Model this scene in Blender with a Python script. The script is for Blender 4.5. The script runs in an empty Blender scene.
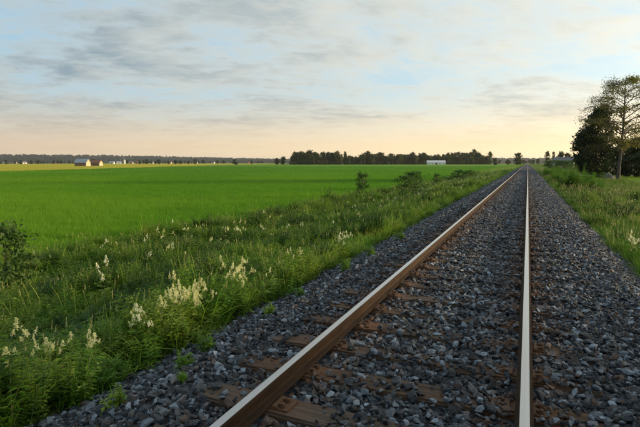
import bpy, bmesh, math, random
import numpy as np
from mathutils import Vector, Matrix, Euler, noise as mnoise

random.seed(7)
RNG = np.random.default_rng(11)
S = bpy.context.scene
COL = S.collection
R = math.radians

# ------------------------------------------------------------------ camera
# z = 0 is the level of the field, the rail tops lie at 1.30 m, x runs across the track, y along it
RAIL_TOP = 1.30
CAM = Vector((0.7533, 0.0, 2.7693))
YAW, PITCH, FPX = R(23.31), R(6.05), 480.0          # focal length in pixels of a 640 px wide picture
cam_data = bpy.data.cameras.new('camera')
cam_data.sensor_width = 36.0
cam_data.lens = 36.0 * FPX / 640.0
cam_data.clip_end = 60000.0
cam_data.clip_start = 0.05
cam = bpy.data.objects.new('camera', cam_data)
COL.objects.link(cam)
cam.location = CAM
cam.rotation_euler = Euler((R(90) - PITCH, 0.0, YAW), 'XYZ')
S.camera = cam

# ------------------------------------------------------------------ sun, sky, exposure
SUN_AZ, SUN_EL = R(62.0), R(10.0)                    # to the right of the track, low
SUN = Vector((math.sin(SUN_AZ) * math.cos(SUN_EL), math.cos(SUN_AZ) * math.cos(SUN_EL), math.sin(SUN_EL)))
sun_data = bpy.data.lights.new('sun', 'SUN')
sun_data.energy = 3.0
sun_data.angle = R(5.0)
sun_data.color = (1.0, 0.72, 0.42)
sun = bpy.data.objects.new('sun', sun_data)
COL.objects.link(sun)
sun.rotation_euler = SUN.to_track_quat('Z', 'Y').to_euler()

SKY_STRENGTH = 0.15
EXPOSURE = 1.18
S.view_settings.view_transform = 'Standard'
S.view_settings.look = 'None'
S.view_settings.exposure = EXPOSURE
S.view_settings.gamma = 1.0
S.view_settings.use_curve_mapping = False
S.cycles.max_bounces = 6
S.cycles.diffuse_bounces = 3
S.cycles.glossy_bounces = 2
S.cycles.transmission_bounces = 3
S.cycles.volume_bounces = 0
S.cycles.caustics_reflective = False
S.cycles.caustics_refractive = False


class NT:
    """small helper to write node trees"""
    def __init__(self, tree):
        self.t = tree
        tree.nodes.clear()

    def n(self, kind, **kw):
        nd = self.t.nodes.new(kind)
        for k, v in kw.items():
            setattr(nd, k, v)
        return nd

    def link(self, a, b):
        self.t.links.new(a, b)

    def put(self, sock, v):
        if isinstance(v, bpy.types.NodeSocket):
            self.link(v, sock)
        elif v is not None:
            if hasattr(sock.default_value, '__len__') and not hasattr(v, '__len__'):
                v = [v] * len(sock.default_value)
            if hasattr(v, '__len__') and len(v) == 3 and len(sock.default_value) == 4:
                v = (*v, 1.0)
            sock.default_value = v

    def math(self, op, a, b=None, c=None, clamp=False):
        nd = self.n('ShaderNodeMath', operation=op, use_clamp=clamp)
        self.put(nd.inputs[0], a)
        if b is not None:
            self.put(nd.inputs[1], b)
        if c is not None:
            self.put(nd.inputs[2], c)
        return nd.outputs[0]

    def vmath(self, op, a, b=None):
        nd = self.n('ShaderNodeVectorMath', operation=op)
        self.put(nd.inputs[0], a)
        if b is not None:
            self.put(nd.inputs[1], b)
        return nd.outputs['Value'] if op in ('DOT_PRODUCT', 'LENGTH') else nd.outputs[0]

    def mix(self, fac, a, b, mode='MIX'):
        nd = self.n('ShaderNodeMix', data_type='RGBA', blend_type=mode)
        self.put(nd.inputs['Factor'], fac)
        self.put(nd.inputs[6], a)
        self.put(nd.inputs[7], b)
        return nd.outputs[2]

    def noise(self, vec, scale, detail=4.0, rough=0.55, dist=0.0):
        nd = self.n('ShaderNodeTexNoise')
        if vec is not None:
            self.link(vec, nd.inputs['Vector'])
        nd.inputs['Scale'].default_value = scale
        nd.inputs['Detail'].default_value = detail
        nd.inputs['Roughness'].default_value = rough
        nd.inputs['Distortion'].default_value = dist
        return nd.outputs[0]

    def ramp(self, v, lo, hi, a=0.0, b=1.0):
        nd = self.n('ShaderNodeMapRange', interpolation_type='SMOOTHSTEP')
        self.put(nd.inputs[0], v)
        nd.inputs[1].default_value = lo
        nd.inputs[2].default_value = hi
        nd.inputs[3].default_value = a
        nd.inputs[4].default_value = b
        return nd.outputs[0]

    def scalev(self, vec, s):
        nd = self.n('ShaderNodeMapping')
        self.link(vec, nd.inputs[0])
        nd.inputs['Scale'].default_value = s
        return nd.outputs[0]


world = bpy.data.worlds.new('World')
S.world = world
world.use_nodes = True
w = NT(world.node_tree)
sky = w.n('ShaderNodeTexSky', sky_type='NISHITA')
sky.sun_disc = False
sky.sun_elevation = SUN_EL
sky.sun_rotation = SUN_AZ
sky.air_density = 1.0
sky.dust_density = 1.6
sky.ozone_density = 1.6
geo = w.n('ShaderNodeTexCoord')
D = geo.outputs['Generated']
sep = w.n('ShaderNodeSeparateXYZ')
w.link(D, sep.inputs[0])
elev = w.math('MAXIMUM', sep.outputs[2], 0.0)
inv = w.math('DIVIDE', 1.0, w.math('ADD', elev, 0.14))
comb = w.n('ShaderNodeCombineXYZ')
w.link(w.math('MULTIPLY', sep.outputs[0], inv), comb.inputs[0])
w.link(w.math('MULTIPLY', sep.outputs[1], inv), comb.inputs[1])
P0 = comb.outputs[0]
rot = w.n('ShaderNodeMapping')
w.link(P0, rot.inputs[0])
rot.inputs['Rotation'].default_value = (0, 0, R(-31.0))
P = w.scalev(rot.outputs[0], (0.8, 1.05, 1.0))
warp = w.noise(P, 0.9, 3.0, 0.5)
n_big = w.noise(P, 0.62, 7.0, 0.58, 0.4)
n_mid = w.noise(w.scalev(rot.outputs[0], (0.8, 1.1, 1.0)), 1.9, 6.0, 0.6, 0.3)
off = w.n('ShaderNodeVectorMath', operation='ADD')                                # the same cloud a little nearer the sun, for its lit side
w.link(P, off.inputs[0])
off.inputs[1].default_value = (0.10, 0.06, 0.0)
n_off = w.noise(off.outputs[0], 0.62, 7.0, 0.58, 0.4)
relief = w.ramp(w.math('SUBTRACT', n_big, n_off), -0.07, 0.09)
n_fine = w.noise(w.scalev(rot.outputs[0], (0.8, 1.2, 1.0)), 8.0, 4.0, 0.6, 0.4)
dens0 = w.math('ADD', w.math('MULTIPLY', n_big, 0.66), w.math('MULTIPLY', n_mid, 0.34))
dens0 = w.math('ADD', dens0, w.math('MULTIPLY', w.math('SUBTRACT', n_fine, 0.5), 0.24))
dens = w.ramp(dens0, 0.35, 0.56)
sunh = Vector((math.sin(SUN_AZ), math.cos(SUN_AZ), 0.0))
prox = w.math('MULTIPLY_ADD', w.vmath('DOT_PRODUCT', D, tuple(sunh)), 0.5, 0.5, clamp=True)   # 1 towards the sun
prox2 = w.math('POWER', prox, 1.25)
prox6 = w.math('POWER', prox, 7.0)                                               # the bright sky round the sun itself
low = w.ramp(elev, 0.0, 0.16, 1.0, 0.0)                                            # 1 at the horizon
thick = w.ramp(dens0, 0.38, 0.64)
# cloud light: pale cream where thin or low, blue-grey where thick and far from the sun
lit = w.mix(prox2, (1.60, 1.76, 1.74), (3.9, 3.55, 2.8))
shade = w.mix(prox2, (0.46, 0.78, 1.06), (2.1, 2.25, 2.12))
cloud = w.mix(w.math('MULTIPLY', thick, w.math('MULTIPLY_ADD', relief, -0.75, 1.15), clamp=True), lit, shade)
glow = w.mix(prox2, (2.1, 1.55, 1.12), (4.8, 3.7, 1.95))
cloud = w.mix(w.math('MULTIPLY', w.math('POWER', low, 1.5), 0.95), cloud, glow)
clear = w.mix(0.8, sky.outputs[0], w.mix(prox2, (0.70, 1.46, 2.10), (2.6, 2.95, 2.95)))
clear = w.mix(w.math('POWER', low, 1.3), clear, glow)
final = w.mix(w.math('MULTIPLY', dens, 0.9), clear, cloud)
halo = w.math('MULTIPLY', prox6, w.ramp(elev, 0.0, 0.55, 1.0, 0.0))
final = w.mix(halo, final, w.mix(1.0, final, (1.7, 1.55, 1.35), 'MULTIPLY'))
bg = w.n('ShaderNodeBackground')
w.link(final, bg.inputs[0])
bg.inputs[1].default_value = SKY_STRENGTH * 0.93
world.cycles.sampling_method = 'MANUAL'
world.cycles.sample_map_resolution = 512
wo = w.n('ShaderNodeOutputWorld')
w.link(bg.outputs[0], wo.inputs[0])

# ------------------------------------------------------------------ helpers
_r = Vector((math.cos(YAW), math.sin(YAW), 0))
_f = Vector((-math.sin(YAW) * math.cos(PITCH), math.cos(YAW) * math.cos(PITCH), -math.sin(PITCH)))
_u = _r.cross(_f)


def at(px, depth, z=0.0):
    """ground point seen in the photograph's column px at a distance (metres along the view) that is given"""
    hx = Vector((_f.x, _f.y, 0)).normalized()
    p = CAM + hx * depth + _r * ((px - 320.0) / FPX * depth * math.cos(PITCH))
    return Vector((p.x, p.y, z))


def cam_depth(P):
    return (P - np.array(CAM)) @ np.array(_f)


def in_view(P, margin=0.08):
    d = P - np.array(CAM)
    z = d @ np.array(_f)
    zz = np.maximum(z, 1e-3)
    u = (d @ np.array(_r)) / zz * FPX / 640.0
    v = (d @ np.array(_u)) / zz * FPX / 640.0
    return (z > 0.3) & (np.abs(u) < 0.5 + margin) & (np.abs(v) < 0.334 + margin)


PX = [-9000, -12, -10.5, -8.9, -7.6, -5.5, -3.7, -2.7, -2.2, 2.2, 2.8, 4.5, 7.0, 10.0, 16.0, 9000]
PZ = [0, 0, -0.04, -0.14, -0.06, 0.26, 0.58, 0.76, 0.66, 0.66, 0.76, 0.58, 0.28, 0.12, 0.05, 0]


def ground_z(x):
    return np.interp(x, PX, PZ)


def tag(o, label=None, cat=None, group=None, kind=None):
    if label:
        o['label'] = label
    if cat:
        o['category'] = cat
    if group:
        o['group'] = group
    if kind:
        o['kind'] = kind
    return o


def mesh(name, verts, faces, mats, smooth=False, mat_idx=None):
    me = bpy.data.meshes.new(name)
    me.from_pydata([tuple(v) for v in verts], [], [tuple(int(i) for i in f) for f in faces])
    for m in (mats if isinstance(mats, (list, tuple)) else [mats]):
        me.materials.append(m)
    if mat_idx is not None:
        me.polygons.foreach_set('material_index', np.asarray(mat_idx, dtype=np.int32))
    if smooth:
        me.polygons.foreach_set('use_smooth', np.ones(len(me.polygons), dtype=bool))
    me.update()
    return me


def obj(name, me, parent=None, loc=None, rot=None, link=True):
    o = bpy.data.objects.new(name, me)
    if link:
        COL.objects.link(o)
    if parent is not None:
        o.parent = parent
    if loc is not None:
        o.location = loc
    if rot is not None:
        o.rotation_euler = rot
    return o


def empty(name, loc=(0, 0, 0), rz=0.0):
    o = bpy.data.objects.new(name, None)
    o.empty_display_size = 0.2
    COL.objects.link(o)
    o.location = loc
    o.rotation_euler = (0, 0, rz)
    return o


def copy_tree(o, parent=None):
    c = o.copy()
    COL.objects.link(c)
    c.parent = parent
    for ch in o.children:
        copy_tree(ch, c)
    return c


class MB:
    """collects shapes for one mesh"""
    def __init__(self):
        self.v, self.f, self.m = [], [], []

    def add(self, v, f, m=0):
        b = len(self.v)
        self.v.extend([tuple(p) for p in v])
        self.f.extend([tuple(i + b for i in q) for q in f])
        self.m.extend([m] * len(f))

    def box(self, c, s, m=0, rz=0.0):
        x, y, z = s[0] / 2, s[1] / 2, s[2] / 2
        cs, sn = math.cos(rz), math.sin(rz)
        pts = [(-x, -y, -z), (x, -y, -z), (x, y, -z), (-x, y, -z), (-x, -y, z), (x, -y, z), (x, y, z), (-x, y, z)]
        self.add([(c[0] + p[0] * cs - p[1] * sn, c[1] + p[0] * sn + p[1] * cs, c[2] + p[2]) for p in pts],
                 [(0, 3, 2, 1), (4, 5, 6, 7), (0, 1, 5, 4), (1, 2, 6, 5), (2, 3, 7, 6), (3, 0, 4, 7)], m)

    def tube(self, pts, rad, sides=6, m=0):
        pts = [Vector(p) for p in pts]
        v, f = [], []
        for i, p in enumerate(pts):
            d = (pts[min(i + 1, len(pts) - 1)] - pts[max(i - 1, 0)])
            d = d.normalized() if d.length > 1e-6 else Vector((0, 0, 1))
            a = d.cross(Vector((0, 0, 1)) if abs(d.z) < 0.9 else Vector((1, 0, 0))).normalized()
            b = d.cross(a)
            for k in range(sides):
                t = 2 * math.pi * k / sides
                v.append(p + (a * math.cos(t) + b * math.sin(t)) * rad[i])
        for i in range(len(pts) - 1):
            for k in range(sides):
                k2 = (k + 1) % sides
                f.append((i * sides + k, i * sides + k2, (i + 1) * sides + k2, (i + 1) * sides + k))
        f.append(tuple(range((len(pts) - 1) * sides, len(pts) * sides)))
        self.add(v, f, m)

    def build(self, name, mats, smooth=False):
        return mesh(name, self.v, self.f, mats, smooth, self.m if isinstance(mats, (list, tuple)) else None)


def mat(name):
    m = bpy.data.materials.new(name)
    m.use_nodes = True
    return m, NT(m.node_tree)


def out(nt, shader, disp=None):
    o = nt.n('ShaderNodeOutputMaterial')
    nt.link(shader, o.inputs[0])
    return o


def principled(nt, color, rough=0.8, metal=0.0, spec=0.4, bump=None, bstr=0.5, bdist=0.01):
    b = nt.n('ShaderNodeBsdfPrincipled')
    nt.put(b.inputs['Base Color'], color)
    nt.put(b.inputs['Roughness'], rough)
    nt.put(b.inputs['Metallic'], metal)
    nt.put(b.inputs['Specular IOR Level'], spec)
    if bump is not None:
        bn = nt.n('ShaderNodeBump')
        bn.inputs['Strength'].default_value = bstr
        bn.inputs['Distance'].default_value = bdist
        nt.link(bump, bn.inputs['Height'])
        nt.link(bn.outputs[0], b.inputs['Normal'])
    return b.outputs[0]


def simple(name, color, rough=0.8, metal=0.0, spec=0.4, var=0.25, scale=6.0):
    m, nt = mat(name)
    tc = nt.n('ShaderNodeTexCoord')
    nz = nt.noise(tc.outputs['Object'], scale, 5.0, 0.6)
    c = nt.mix(nz, tuple(x * (1 - var) for x in color), tuple(min(1, x * (1 + var)) for x in color))
    out(nt, principled(nt, c, rough, metal, spec))
    return m


def leafmat(name, a, b, trans=0.4, patch=None, patch_scale=0.25, instanced=True, spec=0.25, rough=0.55):
    """leaf: colour a..b by blade and by plant, light shining through"""
    m, nt = mat(name)
    oi = nt.n('ShaderNodeObjectInfo')
    g = nt.n('ShaderNodeNewGeometry')
    t = nt.math('ADD', nt.math('MULTIPLY', oi.outputs['Random'], 0.5), nt.math('MULTIPLY', g.outputs['Random Per Island'], 0.5))
    c = nt.mix(t, a, b)
    if patch is not None:
        nz = nt.noise(g.outputs['Position'], patch_scale, 3.0, 0.55)
        c = nt.mix(nt.ramp(nz, 0.46, 0.58), c, nt.mix(0.75, c, patch))
    p = principled(nt, c, rough, 0.0, spec)
    tr = nt.n('ShaderNodeBsdfTranslucent')
    nt.link(nt.mix(0.5, c, (a[0] * 1.5, a[1] * 1.5, a[2]), 'MIX'), tr.inputs[0])
    mx = nt.n('ShaderNodeMixShader')
    mx.inputs[0].default_value = trans
    nt.link(p, mx.inputs[1])
    nt.link(tr.outputs[0], mx.inputs[2])
    out(nt, mx.outputs[0])
    return m


# ------------------------------------------------------------------ materials
m_grass = leafmat('verge_grass', (0.055, 0.165, 0.010), (0.25, 0.43, 0.04), 0.45, (0.36, 0.44, 0.07), 0.7)
m_grass_r = leafmat('right_verge_grass', (0.045, 0.14, 0.010), (0.17, 0.32, 0.03), 0.45, (0.22, 0.27, 0.06), 0.5)
m_crop = leafmat('crop_blades', (0.068, 0.215, 0.008), (0.15, 0.33, 0.015), 0.45, (0.16, 0.32, 0.018), 0.035)
m_weed = leafmat('weed_leaves', (0.04, 0.13, 0.010), (0.22, 0.40, 0.04), 0.4, (0.31, 0.41, 0.06), 1.1, spec=0.3, rough=0.5)
m_deep = leafmat('deep_green_leaves', (0.018, 0.065, 0.010), (0.07, 0.17, 0.022), 0.35)
m_lush = leafmat('lush_weed_leaves', (0.07, 0.18, 0.02), (0.13, 0.26, 0.03), 0.4)
m_seed = leafmat('grass_seed_heads', (0.27, 0.30, 0.11), (0.48, 0.47, 0.26), 0.3)
m_cream = leafmat('cream_flowers', (0.66, 0.68, 0.36), (0.82, 0.83, 0.58), 0.35)
m_white = leafmat('white_flowers', (0.72, 0.76, 0.58), (0.86, 0.88, 0.74), 0.35)
m_stem = leafmat('plant_stems', (0.07, 0.11, 0.03), (0.12, 0.15, 0.05), 0.1)
m_dry = leafmat('dry_stalks', (0.24, 0.19, 0.10), (0.34, 0.28, 0.17), 0.2)
m_shrub = leafmat('shrub_leaves', (0.03, 0.075, 0.014), (0.08, 0.15, 0.03), 0.35)
m_dark = leafmat('dark_tree_leaves', (0.012, 0.028, 0.008), (0.04, 0.065, 0.016), 0.25)
m_birch = leafmat('birch_leaves', (0.075, 0.088, 0.015), (0.17, 0.16, 0.035), 0.5)
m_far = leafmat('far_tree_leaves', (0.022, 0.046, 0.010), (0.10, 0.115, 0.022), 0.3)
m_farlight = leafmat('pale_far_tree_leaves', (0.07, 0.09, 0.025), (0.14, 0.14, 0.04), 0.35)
m_bark = simple('dark_bark', (0.06, 0.045, 0.035), 0.95, var=0.4, scale=20)


def birch_bark():
    m, nt = mat('birch_bark')
    tc = nt.n('ShaderNodeTexCoord')
    nz = nt.noise(nt.scalev(tc.outputs['Object'], (5, 5, 3)), 1.2, 4.0, 0.7)
    c = nt.mix(nt.ramp(nz, 0.46, 0.56), (0.13, 0.115, 0.10), (0.05, 0.042, 0.035))
    out(nt, principled(nt, c, 0.85, spec=0.2))
    return m


m_birchbark = birch_bark()


def ground_mat():
    m, nt = mat('rough_ground')
    g = nt.n('ShaderNodeNewGeometry')
    a = nt.noise(g.outputs['Position'], 0.02, 6.0, 0.6)
    b = nt.noise(g.outputs['Position'], 6.0, 6.0, 0.7)
    c = nt.mix(nt.ramp(a, 0.35, 0.65), (0.045, 0.085, 0.018), (0.10, 0.13, 0.03))
    c = nt.mix(nt.ramp(b, 0.4, 0.7), c, nt.mix(0.5, c, (0.03, 0.025, 0.015)))
    out(nt, principled(nt, c, 0.95, spec=0.1, bump=b, bstr=1.0, bdist=0.12))
    return m


def field_mat(name, a, b, c2, sc, bands):
    m, nt = mat(name)
    g = nt.n('ShaderNodeNewGeometry')
    p = g.outputs['Position']
    n1 = nt.noise(nt.scalev(p, (1.0, 1.0, 1.0)), sc, 5.0, 0.6)
    n2 = nt.noise(nt.scalev(p, bands), 1.0, 4.0, 0.6)
    n3 = nt.noise(p, 9.0, 5.0, 0.75)
    c = nt.mix(nt.ramp(n1, 0.35, 0.65), a, b)
    c = nt.mix(nt.math('MULTIPLY', nt.ramp(n2, 0.42, 0.62), 0.6), c, c2)
    c = nt.mix(nt.math('MULTIPLY', n3, 0.6), c, tuple(x * 0.5 for x in a))
    out(nt, principled(nt, c, 0.9, spec=0.1, bump=n3, bstr=1.0, bdist=0.25))
    return m


def ballast_mat():
    m, nt = mat('ballast_bed')
    g = nt.n('ShaderNodeNewGeometry')
    v = nt.n('ShaderNodeTexVoronoi')
    nt.link(g.outputs['Position'], v.inputs['Vector'])
    v.inputs['Scale'].default_value = 17.0
    v.inputs['Randomness'].default_value = 1.0
    bw = nt.n('ShaderNodeRGBToBW')
    nt.link(v.outputs['Color'], bw.inputs[0])
    c = nt.mix(nt.ramp(bw.outputs[0], 0.1, 0.95), (0.012, 0.013, 0.016), (0.10, 0.11, 0.13))
    h = nt.math('ADD', nt.math('MULTIPLY', v.outputs['Distance'], -1.0), nt.math('MULTIPLY', bw.outputs[0], 0.5))
    out(nt, principled(nt, c, 0.85, spec=0.35, bump=h, bstr=1.0, bdist=0.06))
    return m


def stone_mat():
    m, nt = mat('ballast_stone')
    oi = nt.n('ShaderNodeObjectInfo')
    tc = nt.n('ShaderNodeTexCoord')
    nz = nt.noise(tc.outputs['Object'], 1.6, 5.0, 0.65)
    r = oi.outputs['Random']
    r2 = nt.math('FRACT', nt.math('MULTIPLY', r, 17.31))
    r3 = nt.math('FRACT', nt.math('MULTIPLY', r, 91.7))
    c = nt.mix(nt.math('POWER', r, 3.0), (0.013, 0.019, 0.029), (0.27, 0.335, 0.41))
    c = nt.mix(nt.ramp(r2, 0.55, 1.0, 0.0, 0.6), c, (0.075, 0.062, 0.048))
    # rust dust from the rails clings to the stones lying beside them
    sp = nt.n('ShaderNodeSeparateXYZ')
    nt.link(oi.outputs['Location'], sp.inputs[0])
    dx = nt.math('ABSOLUTE', nt.math('SUBTRACT', nt.math('ABSOLUTE', sp.outputs[0]), 0.80))
    near = nt.ramp(dx, 0.08, 0.50, 1.0, 0.0)
    rust = nt.math('MULTIPLY', near, nt.ramp(r3, 0.25, 0.95), clamp=True)
    rust = nt.math('MAXIMUM', nt.math('MULTIPLY', rust, 0.75), nt.math('MULTIPLY', nt.ramp(r3, 0.93, 0.97), 0.5))
    c = nt.mix(rust, c, (0.15, 0.075, 0.038))
    c = nt.mix(nt.math('MULTIPLY', nt.ramp(nz, 0.52, 0.75), 0.28), c, (0.20, 0.21, 0.23))
    out(nt, principled(nt, c, nt.math('MULTIPLY_ADD', r2, 0.3, 0.5), spec=0.4, bump=nz, bstr=0.5, bdist=0.15))
    return m


def wood_mat():
    m, nt = mat('sleeper_wood')
    tc = nt.n('ShaderNodeTexCoord')
    oi = nt.n('ShaderNodeObjectInfo')
    p = nt.scalev(tc.outputs['Object'], (1.5, 22.0, 22.0))
    g = nt.noise(p, 1.6, 6.0, 0.65, 0.4)
    d = nt.noise(tc.outputs['Object'], 3.0, 4.0, 0.6)
    c = nt.mix(nt.ramp(g, 0.35, 0.65), (0.03, 0.02, 0.015), (0.13, 0.085, 0.055))
    sp = nt.n('ShaderNodeSeparateXYZ')
    nt.link(tc.outputs['Object'], sp.inputs[0])
    dx = nt.math('ABSOLUTE', nt.math('SUBTRACT', nt.math('ABSOLUTE', sp.outputs[0]), 0.80))
    near = nt.math('MULTIPLY', nt.ramp(dx, 0.1, 0.5, 0.9, 0.12), nt.ramp(d, 0.3, 0.6, 0.45, 1.0))
    c = nt.mix(near, c, nt.mix(g, (0.06, 0.028, 0.014), (0.19, 0.088, 0.04)))
    c = nt.mix(nt.math('MULTIPLY', oi.outputs['Random'], 0.35), c, (0.11, 0.10, 0.09))
    out(nt, principled(nt, c, 0.85, spec=0.25, bump=g, bstr=0.8, bdist=0.02))
    return m


def rail_mats():
    m1, nt = mat('rail_polished_steel')
    g = nt.n('ShaderNodeNewGeometry')
    s = nt.noise(nt.scalev(g.outputs['Position'], (90.0, 0.35, 1.0)), 1.0, 4.0, 0.6)
    s2 = nt.noise(g.outputs['Position'], 30.0, 4.0, 0.6)
    c = nt.mix(s, (0.40, 0.40, 0.41), (0.54, 0.53, 0.52))
    ro = nt.math('ADD', nt.math('MULTIPLY', s, 0.10), nt.math('MULTIPLY_ADD', s2, 0.05, 0.18))
    out(nt, principled(nt, c, ro, 1.0, 0.5))
    m2, nt = mat('rail_rusty_steel')
    g = nt.n('ShaderNodeNewGeometry')
    n1 = nt.noise(nt.scalev(g.outputs['Position'], (30.0, 3.0, 12.0)), 1.0, 5.0, 0.65)
    n2 = nt.noise(g.outputs['Position'], 60.0, 5.0, 0.7)
    c = nt.mix(nt.ramp(n1, 0.3, 0.7), (0.020, 0.013, 0.008), (0.050, 0.030, 0.015))
    c = nt.mix(nt.math('MULTIPLY', n2, 0.5), c, (0.05, 0.032, 0.024))
    out(nt, principled(nt, c, 0.85, 0.0, 0.15, bump=n2, bstr=0.8, bdist=0.004))
    m3, nt = mat('dark_rusty_iron')
    g = nt.n('ShaderNodeNewGeometry')
    n2 = nt.noise(g.outputs['Position'], 45.0, 5.0, 0.7)
    out(nt, principled(nt, nt.mix(n2, (0.045, 0.025, 0.015), (0.16, 0.08, 0.04)), 0.75, 0.0, 0.3, bump=n2, bstr=0.6, bdist=0.004))
    return m1, m2, m3


m_ground = ground_mat()
m_field = field_mat('green_field', (0.085, 0.235, 0.008), (0.125, 0.285, 0.012), (0.155, 0.305, 0.018), 0.02, (0.012, 0.09, 1.0))
m_yellow = field_mat('yellow_field', (0.42, 0.39, 0.03), (0.52, 0.44, 0.04), (0.33, 0.40, 0.03), 0.01, (0.01, 0.01, 1.0))
m_bed = ballast_mat()
m_stone = stone_mat()
m_wood = wood_mat()
m_steel, m_rust, m_iron = rail_mats()

# ------------------------------------------------------------------ the setting: ground, fields
ys = [-400, -60, -10, 0, 10, 30, 80, 200, 500, 1500, 4000, 14000]
xs = [-14000, -3000, -600, -100, -30] + PX[1:-1] + [30, 100, 600, 3000, 14000]
gv = [(x, y, float(ground_z(x))) for y in ys for x in xs]
nx = len(xs)
gf = [(j * nx + i, j * nx + i + 1, (j + 1) * nx + i + 1, (j + 1) * nx + i) for j in range(len(ys) - 1) for i in range(nx - 1)]
ground = tag(obj('ground', mesh('ground', gv, gf, m_ground)), kind='structure')

# boundary between the green field beside the track and the yellow one beyond it
BND = [(-100, -60), (-132, 60), (-152, 110), (-188, 190), (-330, 465), (-450, 860)]
FAR_E = [at(292, 655), at(360, 660), at(430, 700), at(492, 800)]
fv = [(-11.6, -60, 0.03)] + [(x, y, 0.03) for x, y in BND] + [(p.x, p.y, 0.03) for p in FAR_E] + [(-16.0, 900, 0.03), (-11.6, 500, 0.03)]
field = tag(obj('green_field', mesh('green_field', fv, [tuple(range(len(fv)))[::-1]], m_field)), kind='structure')
yv = [(x, y, 0.03) for x, y in BND] + [(-640, 1250, 0.03), (-1150, 1150, 0.03), (-1000, 350, 0.03), (-620, -60, 0.03)]
tag(obj('yellow_field', mesh('yellow_field', yv, [tuple(range(len(yv)))], m_yellow)), kind='structure')

# ballast bed under the stones
bp = [(-2.75, 0.74), (-2.45, 0.80), (-1.65, 1.085), (-0.85, 1.09), (0.0, 1.10), (0.85, 1.10), (2.0, 1.10), (2.55, 0.83), (2.85, 0.74)]
BX = [p[0] for p in bp]
bp = [(x, z + (0.024 if 0.9 < z else 0.0)) for x, z in bp]
BZ = [p[1] for p in bp]
by = [-40, -10, 0, 20, 60, 150, 400, 1000, 3500]
bv = [(x, y, z) for y in by for x, z in bp]
nb = len(bp)
bf = [(j * nb + i, j * nb + i + 1, (j + 1) * nb + i + 1, (j + 1) * nb + i) for j in range(len(by) - 1) for i in range(nb - 1)]
ballast = tag(obj('ballast_bed', mesh('ballast_bed', bv, bf, m_bed)), kind='structure')

# ------------------------------------------------------------------ scattering (stuff)
_protos = {}


def proto_collection(name, meshes):
    c = bpy.data.collections.new(name)
    for i, me in enumerate(meshes):
        o = bpy.data.objects.new('%s_%03d' % (name, i), me)
        c.objects.link(o)
    _protos[name] = (c, len(meshes))
    return c


def scatter_group(coll):
    ng = bpy.data.node_groups.new('scatter_' + coll.name, 'GeometryNodeTree')
    ng.interface.new_socket('Geometry', in_out='INPUT', socket_type='NodeSocketGeometry')
    ng.interface.new_socket('Geometry', in_out='OUTPUT', socket_type='NodeSocketGeometry')
    gi = ng.nodes.new('NodeGroupInput')
    go = ng.nodes.new('NodeGroupOutput')
    ci = ng.nodes.new('GeometryNodeCollectionInfo')
    ci.inputs['Collection'].default_value = coll
    ci.inputs['Separate Children'].default_value = True
    ci.inputs['Reset Children'].default_value = True
    ip = ng.nodes.new('GeometryNodeInstanceOnPoints')
    ip.inputs['Pick Instance'].default_value = True

    def attr(nm, dt):
        a = ng.nodes.new('GeometryNodeInputNamedAttribute')
        a.data_type = dt
        a.inputs['Name'].default_value = nm
        return a.outputs['Attribute']
    e2r = ng.nodes.new('FunctionNodeEulerToRotation')
    ng.links.new(attr('rot', 'FLOAT_VECTOR'), e2r.inputs[0])
    ng.links.new(e2r.outputs[0], ip.inputs['Rotation'])
    ng.links.new(attr('scl', 'FLOAT_VECTOR'), ip.inputs['Scale'])
    ng.links.new(attr('idx', 'INT'), ip.inputs['Instance Index'])
    ng.links.new(gi.outputs[0], ip.inputs['Points'])
    ng.links.new(ci.outputs[0], ip.inputs['Instance'])
    ng.links.new(ip.outputs[0], go.inputs[0])
    return ng


_groups = {}


def scatter(name, coll_name, pts, rot, scl, label=None, cat=None, parent=None, idx=None):
    coll, n = _protos[coll_name]
    if coll_name not in _groups:
        _groups[coll_name] = scatter_group(coll)
    pts = np.asarray(pts, dtype=np.float32)
    N = len(pts)
    me = bpy.data.meshes.new(name)
    me.vertices.add(N)
    me.vertices.foreach_set('co', pts.ravel())
    a = me.attributes.new('rot', 'FLOAT_VECTOR', 'POINT')
    a.data.foreach_set('vector', np.asarray(rot, dtype=np.float32).ravel())
    a = me.attributes.new('scl', 'FLOAT_VECTOR', 'POINT')
    scl = np.asarray(scl, dtype=np.float32)
    if scl.ndim == 1:
        scl = np.repeat(scl[:, None], 3, axis=1)
    a.data.foreach_set('vector', scl.ravel())
    a = me.attributes.new('idx', 'INT', 'POINT')
    a.data.foreach_set('value', (RNG.integers(0, n, N) if idx is None else idx).astype(np.int32))
    o = obj(name, me, parent)
    md = o.modifiers.new('scatter', 'NODES')
    md.node_group = _groups[coll_name]
    return tag(o, label, cat, kind='stuff')


def rz_only(N, tilt=0.12):
    r = np.zeros((N, 3))
    r[:, 0] = RNG.normal(0, tilt, N)
    r[:, 1] = RNG.normal(0, tilt, N)
    r[:, 2] = RNG.uniform(0, 2 * np.pi, N)
    return r


def noise2(x, y, s, seed=0.0):
    return np.array([mnoise.noise(Vector((a * s, b * s, seed))) for a, b in zip(x, y)])


# ------------------------------------------------------------------ ballast stones
def stone_mesh(i):
    rs = np.random.default_rng(100 + i)
    bm = bmesh.new()
    n = 13
    for _ in range(n):
        p = rs.normal(size=3)
        p /= np.linalg.norm(p)
        p *= rs.uniform(0.85, 1.05)
        p *= np.array([1.35, 0.88, 0.58]) * (0.5 + rs.uniform(-0.05, 0.05, 3))
        bm.verts.new(p)
    res = bmesh.ops.convex_hull(bm, input=bm.verts)
    junk = [e for e in res['geom_interior'] if isinstance(e, bmesh.types.BMVert)]
    if junk:
        bmesh.ops.delete(bm, geom=junk, context='VERTS')
    me = bpy.data.meshes.new('stone')
    bm.to_mesh(me)
    bm.free()
    me.materials.append(m_stone)
    return me


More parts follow.
